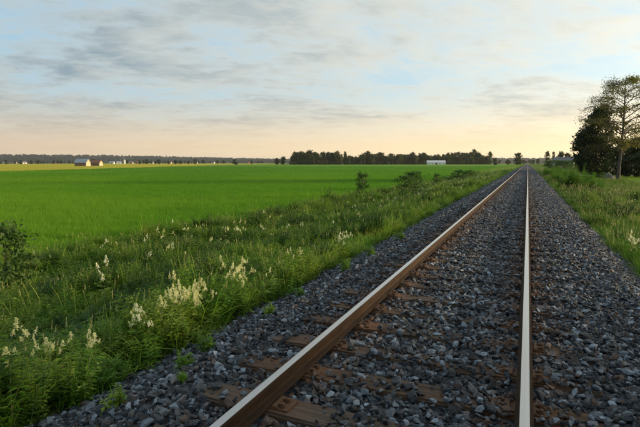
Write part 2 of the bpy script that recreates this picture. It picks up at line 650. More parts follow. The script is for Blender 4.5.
stone_meshes = [stone_mesh(i) for i in range(14)]
proto_collection('stones', stone_meshes)
SLEEPER_PITCH, SLEEPER_W, SLEEPER_L, SLEEPER_Y0 = 0.59, 0.245, 2.66, 2.69


def stone_field(y0, y1, per_m2, smin, smax):
    N = int((y1 - y0) * 5.5 * per_m2)
    x = RNG.uniform(-2.72, 2.82, N)
    y = RNG.uniform(y0, y1, N)
    z = np.interp(x, BX, BZ)
    s = smin + (smax - smin) * RNG.beta(1.7, 2.7, N)
    ph = (y - SLEEPER_Y0 + SLEEPER_PITCH / 2) % SLEEPER_PITCH - SLEEPER_PITCH / 2
    on = (np.abs(ph) < SLEEPER_W / 2 + 0.012) & (x > -SLEEPER_L / 2 - 0.01) & (x < SLEEPER_L / 2)
    cov = 0.50 + 0.5 * noise2(x, y, 1.1, 3.0)
    cov = np.where((x < -0.42) & (x > -1.02), 0.10, cov)
    cov = np.where(x < -1.0, 0.36 + 0.6 * noise2(x, y, 1.5, 9.0), cov)
    cov = np.where(x > 0.92, 0.85, cov)
    cov = np.where((x > 0.3) & (x < 0.92), 0.9, cov)
    keep = ~on | (RNG.random(N) < cov)
    foot = np.abs(np.abs(x) - 0.7975) < 0.078
    keep &= ~foot
    # ragged outer edges of the bed
    edge = 0.22 * noise2(y, x * 0.3, 0.9, 5.0)
    keep &= (x > -2.55 + edge) & (x < 2.62 + edge)
    z = z + np.where(on, np.maximum(0.0, 1.154 - z) + 0.2 * s, RNG.uniform(-0.25, 0.30, N) * s + 0.012)
    r = np.stack([RNG.normal(0, 0.55, N), RNG.normal(0, 0.55, N), RNG.uniform(0, 6.283, N)], axis=1)
    p = np.stack([x, y, z], axis=1)[keep]
    return p, r[keep], s[keep]


pa, ra, sa = stone_field(-1.5, 12.0, 850, 0.022, 0.098)
pb, rb, sb = stone_field(12.0, 36.0, 420, 0.05, 0.10)
pc, rc, sc_ = stone_field(36.0, 110.0, 130, 0.09, 0.15)
pd, rd, sd = stone_field(110.0, 320.0, 26, 0.16, 0.30)
idxa = RNG.integers(0, len(stone_meshes), len(pa))
# the 300 that show largest are stones of their own
vis = in_view(pa, -0.004)
size = np.where(vis, sa / np.linalg.norm(pa - np.array(CAM), axis=1), 0)
top = np.argsort(-size)[:300]
for k in top:
    o = obj('stone', stone_meshes[idxa[k]], ballast, tuple(pa[k]), tuple(ra[k]))
    o.scale = (sa[k],) * 3
rest = np.ones(len(pa), bool)
rest[top] = False
scatter('loose_stones', 'stones', np.concatenate([pa[rest], pb, pc, pd]), np.concatenate([ra[rest], rb, rc, rd]),
        np.concatenate([sa[rest], sb, sc_, sd]), parent=ballast,
        idx=np.concatenate([idxa[rest], RNG.integers(0, 14, len(pb) + len(pc) + len(pd))]))

# ------------------------------------------------------------------ railway track
track = tag(empty('railway_track', (0, 0, 0)), 'straight single railway track with shiny rails on wooden sleepers running to the horizon', 'railway track')
# rail: flat-bottomed section, polished on top
half = [(0.0, 0.0), (0.027, -0.001), (0.0325, -0.004), (0.034, -0.010), (0.033, -0.032), (0.016, -0.041), (0.0075, -0.054),
        (0.0075, -0.098), (0.016, -0.112), (0.056, -0.121), (0.056, -0.130)]
prof = [(-x, z) for x, z in half[::-1]] + [(x, z) for x, z in half[1:]]
ry = [-8, -2, 0, 1, 2, 3, 4, 5, 6, 8, 10, 13, 17, 22, 30, 45, 70, 120, 220, 450, 900, 1800, 3200]
for sx in (-1, 1):
    v = [(x, y, z) for y in ry for x, z in prof]
    n = len(prof)
    f, mi = [], []
    for j in range(len(ry) - 1):
        for i in range(n):
            i2 = (i + 1) % n
            f.append((j * n + i, (j + 1) * n + i, (j + 1) * n + i2, j * n + i2))
            a, b = prof[i], prof[i2]
            mi.append(0 if (a[1] > -0.002 and b[1] > -0.002) else 1)
    f += [tuple(range(n)), tuple(range((len(ry) - 1) * n, len(ry) * n))[::-1]]
    mi += [1, 1]
    me = mesh('rail', v, f, [m_steel, m_rust], False, mi)
    obj('rail', me, track, (sx * 0.7975, 0, RAIL_TOP))


def sleeper_mesh(seed):
    rs = np.random.default_rng(seed)
    L, W, Hh = SLEEPER_L / 2, SLEEPER_W / 2, 0.16
    bm = bmesh.new()
    bmesh.ops.create_cube(bm, size=1.0)
    bmesh.ops.scale(bm, verts=bm.verts, vec=(2 * L, 2 * W, Hh))
    ex = [e for e in bm.edges if abs((e.verts[0].co - e.verts[1].co).x) > 1]
    bmesh.ops.subdivide_edges(bm, edges=ex, cuts=9, use_grid_fill=True)
    bmesh.ops.bevel(bm, geom=[e for e in bm.edges if e.calc_face_angle(0) > 1.0], offset=0.014, segments=2, affect='EDGES')
    ph = rs.uniform(0, 50)
    for v in bm.verts:
        q = Vector((v.co.x * 3.2, v.co.y * 9, ph))
        v.co.y += 0.012 * mnoise.noise(q + Vector((9, 0, 0)))
        v.co.z += 0.010 * mnoise.noise(q) - Hh / 2
    me = bpy.data.meshes.new('sleeper')
    bm.to_mesh(me)
    bm.free()
    me.materials.append(m_wood)
    return me


sleepers = [sleeper_mesh(40 + i) for i in range(6)]
SLEEPER_TOP = 1.155


def plate_mesh():
    b = MB()
    b.box((0, 0, 0.006), (0.36, 0.155, 0.012))
    for s in (-1, 1):
        b.add([(s * 0.058, -0.077, 0.012), (s * 0.058, 0.077, 0.012), (s * 0.105, 0.077, 0.012), (s * 0.105, -0.077, 0.012),
               (s * 0.063, -0.074, 0.026), (s * 0.063, 0.074, 0.026), (s * 0.096, 0.074, 0.022), (s * 0.096, -0.074, 0.022)],
              [(0, 1, 5, 4), (1, 2, 6, 5), (2, 3, 7, 6), (3, 0, 4, 7), (4, 5, 6, 7)])
    return b.build('tie_plate', m_iron)


def spike_mesh():
    b = MB()
    b.tube([(0, 0, 0), (0, 0, 0.012)], [0.021, 0.021], 8)
    b.tube([(0, 0, 0.012), (0, 0, 0.020), (0, 0, 0.028)], [0.015, 0.016, 0.011], 6)
    b.box((-0.016, 0, 0.017), (0.03, 0.022, 0.011))
    return b.build('spike', m_iron)


plate_me, spike_me = plate_mesh(), spike_mesh()
n_sl = 0
for k in range(-4, 110):
    y = SLEEPER_Y0 + k * SLEEPER_PITCH
    o = obj('sleeper', sleepers[(k * 7 + 3) % 6], track, (random.uniform(-0.03, 0.03), y + random.uniform(-0.012, 0.012), SLEEPER_TOP + random.uniform(-0.004, 0.002)),
            (0, 0, random.gauss(0, 0.006) + (math.pi if k % 2 else 0)))
    if k < 45:
        flip = -1 if k % 2 else 1
        for sx in (-1, 1):
            obj('tie_plate', plate_me, o, (sx * 0.7975, 0, 0.001))
            if k < 16:
                for ox, oy, rz in ((-0.128, -0.035, math.pi), (0.128, 0.035, 0), (0.128, -0.04, 0), (-0.128, 0.04, math.pi)):
                    obj('spike', spike_me, o, (sx * 0.7975 + ox, oy, 0.013), (0, 0, rz))
b = MB()
for k in range(110, 560):
    b.box((0, SLEEPER_Y0 + k * SLEEPER_PITCH, SLEEPER_TOP - 0.07), (SLEEPER_L, SLEEPER_W, 0.14))
tag(obj('distant_sleepers', b.build('distant_sleepers', m_wood), track), kind='stuff')

# ------------------------------------------------------------------ plant prototypes
def blade(mb, base, h, w, az, lean, curl, m=0, segs=3):
    dx, dy = math.cos(az), math.sin(az)
    px, py = -dy, dx
    v = []
    x = y = z = 0.0
    ang = lean
    st = h / segs
    for i in range(segs + 1):
        ww = w * (1 - (i / segs) ** 1.6) * 0.5
        c = (base[0] + dx * x, base[1] + dy * x, base[2] + z)
        if i < segs:
            v += [(c[0] - px * ww, c[1] - py * ww, c[2]), (c[0] + px * ww, c[1] + py * ww, c[2])]
        else:
            v.append(c)
        x += math.sin(ang) * st
        z += math.cos(ang) * st
        ang += curl / segs
    f = [(2 * i, 2 * i + 1, 2 * i + 3, 2 * i + 2) for i in range(segs - 1)]
    f.append((2 * segs - 2, 2 * segs - 1, 2 * segs))
    mb.add(v, f, m)


def tuft(seed, n, h, w, spread, curl=1.0, seedheads=0, mats=None):
    rs = random.Random(seed)
    mb = MB()
    for i in range(n):
        a = rs.uniform(0, 6.283)
        r = spread * math.sqrt(rs.random())
        blade(mb, (math.cos(a) * r, math.sin(a) * r, -0.03), h * rs.uniform(0.45, 1.1), w * rs.uniform(0.7, 1.2), a + rs.gauss(0, 0.8),
              rs.uniform(0.02, 0.3), curl * rs.uniform(0.2, 1.5))
    for i in range(seedheads):
        a = rs.uniform(0, 6.283)
        hh = h * rs.uniform(1.05, 1.45)
        bx, by_ = rs.uniform(-1, 1) * spread, rs.uniform(-1, 1) * spread
        ln = rs.uniform(0.05, 0.22)
        tip = Vector((bx + math.cos(a) * ln * hh, by_ + math.sin(a) * ln * hh, hh))
        mb.tube([(bx, by_, 0), ((bx + tip.x) / 2 - 0.01, (by_ + tip.y) / 2, hh * 0.55), tip], [0.0022, 0.0018, 0.001], 3, 0)
        for k in range(9):
            t = k / 8
            c = tip - Vector((math.cos(a) * ln, math.sin(a) * ln, 1.0)) * (0.16 * (1 - t)) * h
            s = 0.004 + 0.006 * (1 - t)
            q = rs.uniform(0, 6.283)
            mb.add([c + Vector((0, 0, -0.012)), c + Vector((math.cos(q) * s, math.sin(q) * s, 0.002)), c + Vector((0, 0, 0.022)),
                    c + Vector((-math.cos(q) * s, -math.sin(q) * s, 0.006))], [(0, 1, 2, 3)], 1)
    return mb.build('grass_tuft', mats)


def leaf(mb, base, d, up, L, W, m=0):
    d = d.normalized()
    s = d.cross(up)
    if s.length < 1e-4:
        s = Vector((1, 0, 0))
    s.normalize()
    n = s.cross(d)
    mid = base + d * L * 0.45 + n * L * 0.05
    mb.add([base, mid + s * W / 2 + n * W * 0.15, base + d * L - n * L * 0.12, mid - s * W / 2 + n * W * 0.15], [(0, 1, 2), (0, 2, 3)], m)


def weed(seed, h, L, W, n_stems, pairs, mats, droop=0.2):
    rs = random.Random(seed)
    mb = MB()
    for s in range(n_stems):
        a = rs.uniform(0, 6.283)
        ln = rs.uniform(0.05, 0.4)
        hh = h * rs.uniform(0.6, 1.05)
        b0 = Vector((rs.uniform(-0.06, 0.06), rs.uniform(-0.06, 0.06), 0))
        tip = b0 + Vector((math.cos(a) * ln * hh, math.sin(a) * ln * hh, hh))
        mid = (b0 + tip) / 2 + Vector((0, 0, 0.06 * hh)) - Vector((math.cos(a), math.sin(a), 0)) * 0.05 * hh
        pts = [b0, mid, tip]
        mb.tube(pts, [0.005, 0.004, 0.002], 3, 1)
        for k in range(pairs):
            t = (k + 0.8) / (pairs + 0.3)
            c = b0 * (1 - t) ** 2 + mid * 2 * t * (1 - t) + tip * t * t
            for sd in (0, 1, 2):
                q = k * 1.1 + sd * 2.1 + rs.gauss(0, 0.4)
                sz = (1.15 - 0.75 * abs(t - 0.45)) * rs.uniform(0.7, 1.15)
                d = Vector((math.cos(q), math.sin(q), rs.uniform(-droop, 0.55)))
                leaf(mb, c, d, Vector((0, 0, 1)), L * sz, W * sz, 0)
    return mb.build('weed', mats)


tall = [tuft(s, 15, 0.62, 0.011, 0.07, 1.3, 0, [m_grass, m_seed]) for s in range(6)]
tall += [tuft(20 + s, 12, 0.55, 0.010, 0.07, 1.1, 1, [m_grass, m_seed]) for s in range(2)]
tall += [tuft(30 + s, 7, 0.85, 0.017, 0.05, 2.0, 0, [m_grass, m_seed]) for s in range(2)]
proto_collection('verge_tufts', tall)
proto_collection('right_tufts', [tuft(50 + s, 14, 0.55, 0.010, 0.08, 1.2, (s % 3) // 2 * 2, [m_grass_r, m_seed]) for s in range(7)])
proto_collection('crop_tufts', [tuft(70 + s, 16, 0.36, 0.010, 0.10, 0.8, 0, [m_crop, m_seed]) for s in range(6)])
proto_collection('lawn_tufts', [tuft(90 + s, 16, 0.22, 0.010, 0.12, 1.0, 0, [m_grass, m_seed]) for s in range(4)])
weeds = [weed(s, 0.60, 0.070, 0.028, 5, 10, [m_weed, m_stem]) for s in range(4)]
weeds += [weed(10 + s, 0.5, 0.045, 0.022, 7, 10, [m_weed, m_stem]) for s in range(4)]
weeds += [weed(20 + s, 0.72, 0.10, 0.015, 3, 13, [m_weed, m_stem], 0.3) for s in range(3)]
proto_collection('weeds', weeds)
proto_collection('lush_weeds', [weed(40 + s, 1.15, 0.15, 0.035, 5, 13, [m_lush, m_stem]) for s in range(4)])


def plume(seed, h, w, m):
    rs = random.Random(seed)
    mb = MB()
    for k in range(105):
        t = rs.random() ** 0.85
        lobes = 0.55 + 0.45 * math.sin(t * 17 + rs.random())
        r = w * 0.5 * (1 - t) ** 0.7 * math.sqrt(rs.random()) * (0.6 + 0.6 * lobes)
        a = rs.choice([0, 1.3, 2.5, 3.9, 5.2]) + t * 4 + rs.gauss(0, 0.35)
        c = Vector((math.cos(a) * r, math.sin(a) * r, t * h + r * 0.35))
        s = rs.uniform(0.004, 0.0085)
        n = Vector((rs.gauss(0, 1), rs.gauss(0, 1), rs.gauss(0.6, 1))).normalized()
        u = n.orthogonal().normalized() * s
        v2 = n.cross(u)
        mb.add([c + u, c + v2, c - u, c - v2], [(0, 1, 2, 3)])
    mb.tube([(0, 0, -0.02), (0, 0, h * 0.9)], [0.0025, 0.001], 3)
    return mb.build('flower_plume', m)


def stem_mesh(seed, h):
    rs = random.Random(seed)
    mb = MB()
    mb.tube([(0, 0, -0.04), (rs.uniform(-.02, .02), rs.uniform(-.02, .02), h * 0.5), (0, 0, h)], [0.005, 0.004, 0.0025], 4)
    return mb.build('stem', m_stem)


def leaves_mesh(seed, h):
    rs = random.Random(seed)
    mb = MB()
    for k in range(9):
        z = h * (0.12 + 0.75 * k / 9)
        a = k * 2.4 + rs.gauss(0, 0.3)
        rib = Vector((math.cos(a), math.sin(a), rs.uniform(0.1, 0.5))).normalized()
        L = rs.uniform(0.12, 0.2) * (1.1 - 0.5 * k / 9)
        for j in range(4):
            c = Vector((0, 0, z)) + rib * L * (j + 1) / 4.0
            for sd in (-1, 1):
                sdv = rib.cross(Vector((0, 0, 1))).normalized() * sd
                leaf(mb, c, sdv + rib * 0.5, Vector((0, 0, 1)), 0.055, 0.026)
        leaf(mb, Vector((0, 0, z)) + rib * L, rib, Vector((0, 0, 1)), 0.06, 0.035)
    return mb.build('leaves', m_weed)


FL = [(0.62 + 0.07 * i) for i in range(5)]
stems = [stem_mesh(i, FL[i]) for i in range(5)]
leafs = [leaves_mesh(10 + i, FL[i]) for i in range(5)]
plumes = [plume(i, 0.10 + 0.025 * (i % 3), 0.085 + 0.02 * (i % 2), m_cream) for i in range(5)]
plumes_w = [plume(20 + i, 0.09 + 0.025 * (i % 3), 0.085, m_white) for i in range(3)]

# ------------------------------------------------------------------ flowering plants, one by one
def flowering_plant(x, y, label, group, s=1.0, parts=True, white=False):
    i = random.randrange(5)
    z = float(ground_z(x))
    t = tag(empty('flowering_plant', (x, y, z - 0.01), random.uniform(0, 6.28)), label, 'wildflower', group)
    t.scale = (s, s, s * random.uniform(0.9, 1.15))
    t.rotation_euler[0] = random.gauss(0, 0.09)
    t.rotation_euler[1] = random.gauss(0, 0.09)
    obj('stem', stems[i], t)
    if parts:
        obj('leaves', leafs[i], t)
    p = obj('flower_plume', random.choice(plumes_w if white else plumes), t, (0, 0, FL[i]))
    if parts:
        for k in range(random.randint(1, 3)):
            a = random.uniform(0, 6.28)
            q = obj('flower_plume', random.choice(plumes_w if white else plumes), t, (0.07 * math.cos(a), 0.07 * math.sin(a), FL[i] * random.uniform(0.88, 1.02)),
                    (0.5 * math.sin(a) * -1, 0.5 * math.cos(a), a))
            q.scale = (0.6, 0.6, 0.7)
    return t


def hit(px, py, z):
    d = _f + _r * ((px - 320) / FPX) - _u * ((py - 213.5) / FPX)
    return CAM + d * ((z - CAM.z) / d.z)


nfl = 0
# pixel of the plume's middle; it floats about 0.75 m above the ground of the bank
for (u0, v0, su, sv, n, lab, grp) in [
    (188, 297, 23, 11, 48, 'cream plumed wildflower in the largest flowering clump beside the ballast', 'large cream flower clump'),
    (241, 285, 15, 10, 27, 'cream plumed wildflower in the clump just right of the largest one', 'second cream flower clump'),
    (136, 318, 12, 12, 8, 'sparse white wildflower left of the largest cream clump', 'sparse white flowers left of the clump'),
    (68, 340, 24, 13, 8, 'pale cream wildflower among tall grass near the lower left corner', 'pale flowers near the lower left corner'),
    (30, 340, 9, 8, 4, 'pale cream wildflower among tall grass near the left edge', 'pale flowers near the left edge'),
    (105, 272, 3, 5, 3, 'lone tall white wildflower in the green bank left of centre', 'lone white flowers in the bank'),
    (97, 367, 6, 6, 3, 'small white wildflower at the ballast edge in the lower left', 'white flowers by the ballast edge'),
    (340, 243, 10, 6, 10, 'white wildflower in the cluster midway along the left bank', 'white flowers midway along the bank'),
    (290, 262, 12, 7, 6, 'scattered cream wildflower between the near clumps and the middle of the bank', 'scattered cream flowers'),
    (632, 240, 5, 7, 7, 'white wildflower on the right bank beside the ballast edge', 'white flowers on the right bank'),
]:
    for k in range(n):
        px_, py_ = random.gauss(u0, su * 0.6), random.gauss(v0, sv * 0.6)
        for fs in (0.85, 0.78, 0.7, 0.62, 0.55, 0.48, 0.4):
            p = None
            for it in range(8):
                zz = (float(ground_z(p.x)) if p is not None else 0.45) + 0.85 * fs
                p = hit(px_, py_, zz)
            if abs(p.x) > 2.72:
                break
        if abs(p.x) < 2.6 or p.y < 1 or p.y > 80:
            continue
        flowering_plant(p.x, p.y, lab, grp, max(fs, 0.62) * 1.02, True, 'white' in lab)
        nfl += 1
while nfl < 330:
    y = 9 + 80 * random.random() ** 1.6
    x = random.uniform(-10.5, -2.8) if random.random() < 0.86 else random.uniform(3.0, 8)
    if mnoise.noise(Vector((x * 0.25, y * 0.12, 4.0))) < -0.05:
        continue
    if not in_view(np.array([[x, y, 1.0]]), 0.0)[0]:
        continue
    if y < 28:
        lab, grp = ('small pale wildflower dotted through the nearer half of the left bank', 'pale flowers in the nearer left bank')
    else:
        lab, grp = ('tiny pale wildflower in the flowering haze far along the left bank', 'pale flowers far along the left bank')
    if x > 0:
        lab, grp = ('small pale wildflower scattered in the grass right of the ballast', 'pale flowers right of the ballast')
    flowering_plant(x, y, lab, grp, random.uniform(0.55, 0.85), y < 20, random.random() < 0.5)
    nfl += 1
proto_collection('far_plumes', plumes + plumes_w)
N = 1500
y = 30 + 170 * RNG.random(N) ** 1.3
x = np.where(RNG.random(N) < 0.85, RNG.uniform(-10, -2.9, N), RNG.uniform(3.2, 8, N))
z = ground_z(x) + RNG.uniform(0.35, 0.6, N)
scatter('distant_flowers', 'far_plumes', np.stack([x, y, z], 1), rz_only(N), RNG.uniform(0.4, 0.8, N) * (1 + y / 400),
        'faint haze of tiny pale flower heads far along both banks', 'wildflowers')

# ------------------------------------------------------------------ verge grass and weeds
def verge(name, coll, zones, label, cat, hz=(0.7, 1.15), edge=0.0, thin=None, wide=0.0):
    P_, R_, S_ = [], [], []
    for (x0, x1, y0, y1, d, sc, tall_) in zones:
        N = int(abs((x1 - x0) * (y1 - y0)) * d)
        x = RNG.uniform(x0, x1, N)
        y = RNG.uniform(y0, y1, N)
        keep = np.ones(N, bool)
        if edge:
            e = 0.25 * noise2(y, x * 0.2, 0.8, 2.0) + 0.12 * noise2(y, x * 0.2, 3.0, 8.0)
            if edge < 0:
                keep &= x < -2.5 + e
            else:
                keep &= x > 2.58 + e
        if thin is not None:
            keep &= noise2(x, y, thin[0], thin[2]) > thin[1]
        hh = 0.74 + 0.5 * noise2(x, y, 0.35, 6.0) + 0.75 * noise2(x, y, 1.1, 7.0)
        P3 = np.stack([x, y, ground_z(x) - 0.01], 1)
        keep &= in_view(P3 + np.array([0, 0, 0.3]), 0.14) | ((np.hypot(P3[:, 0] - CAM.x, P3[:, 1]) < 7.5) & (P3[:, 1] > -1.5))
        s = np.stack([np.full(N, sc) * RNG.uniform(0.85, 1.2, N)] * 2 + [np.clip(hh, 0.35, 1.5) * tall_ * RNG.uniform(hz[0], hz[1], N)], 1)
        P_.append(P3[keep])
        R_.append(rz_only(keep.sum()))
        S_.append(s[keep])
    return scatter(name, coll, np.concatenate(P_), np.concatenate(R_), np.concatenate(S_), label, cat)


verge('verge_grass', 'verge_tufts', [(-11.8, -2.3, -1.5, 14, 85, 1.0, 1.0), (-11.9, -2.3, 14, 30, 45, 1.25, 1.0),
                                     (-11.9, -2.3, 30, 80, 22, 1.9, 1.0), (-11.9, -2.4, 80, 240, 4.5, 4.0, 1.1), (-11.9, -2.4, 240, 700, 0.8, 9.0, 1.2)],
      'tall wild grass covering the bank left of the railway ballast', 'grass', edge=-1)
verge('bank_weeds', 'weeds', [(-11.6, -2.4, -1.5, 16, 50, 1.0, 1.0), (-11.6, -2.4, 16, 40, 28, 1.2, 1.05), (-11.6, -2.5, 40, 130, 4.5, 2.0, 1.0)],
      'leafy green weeds growing through the grass of the left bank', 'weeds', edge=-1, thin=(0.45, -0.2, 1.0))
verge('right_bank_grass', 'right_tufts', [(2.4, 9.0, 1, 22, 80, 1.0, 1.0), (2.4, 12.0, 22, 50, 38, 1.5, 1.0), (2.4, 14, 50, 120, 11, 2.6, 0.9),
                                          (2.4, 40, 120, 320, 1.6, 6.0, 1.1), (2.4, 60, 320, 800, 0.3, 14.0, 1.2)],
      'rough grass with brownish seed heads on the bank right of the ballast', 'grass', edge=1)
verge('right_bank_weeds', 'weeds', [(2.5, 9.0, 6, 30, 26, 1.1, 1.0), (2.5, 13, 30, 90, 5.0, 1.7, 0.9)],
      'leafy weeds growing through the grass of the right bank', 'weeds', edge=1, thin=(0.4, 0.0, 5.0))
proto_collection('dark_weeds', [weed(60 + s, 0.75, 0.065, 0.028, 8, 11, [m_deep, m_stem]) for s in range(4)])
verge('dark_weed_clumps', 'dark_weeds', [(-11.4, -2.7, 2.0, 18, 12, 1.1, 1.0), (-11.4, -2.7, 18, 50, 5, 1.5, 1.0), (-11.2, -2.8, 50, 140, 1.2, 2.4, 1.0), (2.8, 9, 8, 40, 5, 1.2, 1.0)],
      'dark green leafy clumps standing out of the lighter grass on the banks', 'weeds', thin=(0.55, 0.06, 12.0))
verge('lush_bank_weeds', 'lush_weeds', [(2.9, 5.8, 38, 85, 6, 1.3, 1.25)], 'bright green tall weeds crowding the right bank far along the ballast', 'weeds', edge=1, thin=(0.2, -0.1, 2.0))

# crop blades of the green field, sown evenly in the distance as well
N = 150000
lo, hi = math.log(9.0), math.log(330.0)
dep = np.exp(RNG.uniform(lo, hi, N))
px = RNG.uniform(-90, 570, N)
hx = np.array([_f.x, _f.y]) / math.hypot(_f.x, _f.y)
Q = np.array([CAM.x, CAM.y]) + hx * dep[:, None] + np.array([_r.x, _r.y]) * ((px - 320) / FPX * dep)[:, None]
bx_ = np.array([b_[0] for b_ in BND])
by_ = np.array([b_[1] for b_ in BND])
keep = (Q[:, 0] < -11.3 + 0.3 * RNG.normal(size=N)) & (Q[:, 0] > np.interp(Q[:, 1], by_, bx_))
Q, dep = Q[keep], dep[keep]
N = len(Q)
wide = np.maximum(1.0, dep / 34.0)
hgt = RNG.uniform(0.75, 1.15, N) * (1.0 + 0.35 * noise2(Q[:, 0], Q[:, 1], 0.07, 3.0) + 0.3 * noise2(Q[:, 0], Q[:, 1], 0.5, 5.0))
scatter('field_crop', 'crop_tufts', np.concatenate([Q, np.full((N, 1), 0.02)], 1), rz_only(N, 0.05), np.stack([wide, wide, hgt], 1),
        'bright green young grain covering the wide field left of the railway', 'crop')
N = 16000
x = RNG.uniform(7, 26, N)
y = RNG.uniform(45, 125, N)
Q = np.stack([x, y, ground_z(x)], 1)
Q = Q[in_view(Q, 0.1)]
N = len(Q)
scatter('lawn_grass', 'lawn_tufts', Q, rz_only(N), np.stack([np.full(N, 2.2), np.full(N, 2.2), RNG.uniform(0.7, 1.3, N)], 1),
        'short green grass under the trees at the right', 'grass')

# ------------------------------------------------------------------ shrubs and trees
def leaf_cloud(anchors, n, clump, size, seed, mats, flat=0.0, aspect=1.5):
    rs = np.random.default_rng(seed)
    A = np.asarray(anchors)
    c = A[rs.integers(0, len(A), n)] + rs.normal(0, clump, (n, 3)) * np.array([1, 1, 0.8])
    d = rs.normal(size=(n, 3))
    d[:, 2] -= flat
    d /= np.linalg.norm(d, axis=1)[:, None]
    k = rs.normal(size=(n, 3))
    s = np.cross(d, k)
    s /= np.linalg.norm(s, axis=1)[:, None]
    L = size * rs.uniform(0.6, 1.3, n)[:, None]
    v = np.stack([c - d * L * 0.5 * aspect, c + s * L * 0.5, c + d * L * 0.5 * aspect, c - s * L * 0.5], 1).reshape(-1, 3)
    me = bpy.data.meshes.new('crown')
    me.vertices.add(4 * n)
    me.vertices.foreach_set('co', v.astype(np.float32).ravel())
    me.loops.add(4 * n)
    me.loops.foreach_set('vertex_index', np.arange(4 * n, dtype=np.int32))
    me.polygons.add(n)
    me.polygons.foreach_set('loop_start', np.arange(0, 4 * n, 4, dtype=np.int32))
    me.polygons.foreach_set('loop_total', np.full(n, 4, dtype=np.int32))
    me.materials.append(mats)
    me.update()
    me.validate()
    return me


def tree_meshes(seed, h, prof, t0, n_limbs, n_leaf, leaf_size, clump, trunk_r, bark, leafm, rise=0.6, droop=0.0, lean=(0, 0), top=0.97, subs=4, limb_from=0.35, sides=7):
    rs = random.Random(seed)
    mb = MB()
    pts, rad = [], []
    ph = rs.uniform(0, 9)
    for i in range(9):
        t = i / 8
        pts.append(Vector((lean[0] * t * h + 0.018 * h * math.sin(ph + t * 5), lean[1] * t * h + 0.018 * h * math.cos(ph * 2 + t * 4), h * top * t)))
        rad.append(trunk_r * ((1 - t) ** 0.8 * 0.95 + 0.05) * (1.35 if i == 0 else 1.0))
    mb.tube(pts, rad, sides)

    def on(t):
        q = min(max(t / top, 0), 0.999) * 8
        i = int(q)
        return pts[i].lerp(pts[i + 1], q - i), rad[i] * (1 - (q - i)) + rad[i + 1] * (q - i)
    anchors = []
    for k in range(n_limbs):
        t = t0 + (0.96 - t0) * (k + rs.random()) / n_limbs
        b0, r0 = on(t * 0.95)
        a = k * 2.399 + rs.gauss(0, 0.35)
        L = prof(t) * rs.uniform(0.6, 1.15)
        up = rise * rs.uniform(0.6, 1.4)
        d = Vector((math.cos(a), math.sin(a), up))
        lp = []
        for j in range(5):
            u = j / 4
            lp.append(b0 + Vector((d.x * L * u, d.y * L * u, L * (up * u - (0.35 * up + droop) * u * u))) + Vector((rs.gauss(0, 0.05), rs.gauss(0, 0.05), rs.gauss(0, 0.05))) * L * u)
        r0 = min(r0 * 0.6, 0.02 + 0.018 * L)
        mb.tube(lp, [r0 * (1 - 0.85 * j / 4) for j in range(5)], 5)
        for j in range(12):
            u = limb_from + (1 - limb_from) * j / 11
            q = u * 4
            i = min(int(q), 3)
            anchors.append(lp[i].lerp(lp[i + 1], q - i))
        for s in range(subs):
            u = rs.uniform(0.3, 0.95)
            q = u * 4
            i = min(int(q), 3)
            c = lp[i].lerp(lp[i + 1], q - i)
            a2 = a + rs.choice((-1, 1)) * rs.uniform(0.5, 1.1)
            l2 = L * rs.uniform(0.25, 0.5)
            e = c + Vector((math.cos(a2) * l2, math.sin(a2) * l2, l2 * rs.uniform(-0.2, 0.6) - droop * l2))
            m_ = c.lerp(e, 0.5) + Vector((0, 0, 0.1 * l2))
            mb.tube([c, m_, e], [r0 * 0.4, r0 * 0.25, r0 * 0.08], 4)
            for j in range(6):
                anchors.append(c.lerp(e, 0.3 + 0.7 * j / 5))
    anchors.append(pts[-1])
    return mb.build('trunk', bark, True), leaf_cloud([tuple(a) for a in anchors], n_leaf, clump, leaf_size, seed, leafm)


def put_tree(name, meshes, loc, label, cat, group=None, rz=None, scale=(1, 1, 1)):
    t = tag(empty(name, loc, random.uniform(0, 6.28) if rz is None else rz), label, cat, group)
    t.scale = scale
    obj('trunk', meshes[0], t)
    obj('crown', meshes[1], t)
    return t


def oval(w, peak=0.5, p=0.8):
    def f(t):
        q = t / peak if t < peak else (1 - t) / (1 - peak)
        return w * max(0.04, q) ** p
    return f


# the birch and the dense dark tree in front of it, at the right
birch = tree_meshes(5, 15.5, oval(5.2, 0.58, 0.45), 0.26, 56, 13500, 0.12, 0.30, 0.24, m_birchbark, m_birch, rise=0.75, droop=0.22, subs=9, limb_from=0.4)
p = at(620.5, 69)
put_tree('birch_tree', birch, (p.x, p.y, float(ground_z(p.x)) - 0.05), 'tall airy birch with a bare trunk, its crown cut by the right edge', 'tree', rz=0.6)
dark1 = tree_meshes(8, 11.8, oval(3.6, 0.30, 0.62), 0.04, 40, 12000, 0.20, 0.34, 0.28, m_bark, m_dark, rise=0.45, subs=5, limb_from=0.15, lean=(0.03, 0))
p = at(597, 74)
put_tree('dense_tree', dark1, (p.x, p.y, float(ground_z(p.x)) - 0.05), 'dense dark tree leafy to the ground, left of the birch trunk', 'tree', rz=1.0)
side = tree_meshes(9, 8.0, oval(2.8, 0.35, 0.7), 0.03, 30, 9000, 0.26, 0.34, 0.18, m_bark, m_dark, rise=0.6, subs=5, limb_from=0.15)
p = at(588, 77)
put_tree('dense_tree', side, (p.x, p.y, float(ground_z(p.x)) - 0.05), 'lower dark tree forming the left shoulder of the dense tree by the birch', 'tree', rz=2.0)
wood = [tree_meshes(60 + i, 9.0 + i, oval(3.3, 0.4, 0.65), 0.05, 24, 5200, 0.34, 0.45, 0.2, m_bark, m_dark, rise=0.6, subs=4, limb_from=0.2) for i in range(3)]
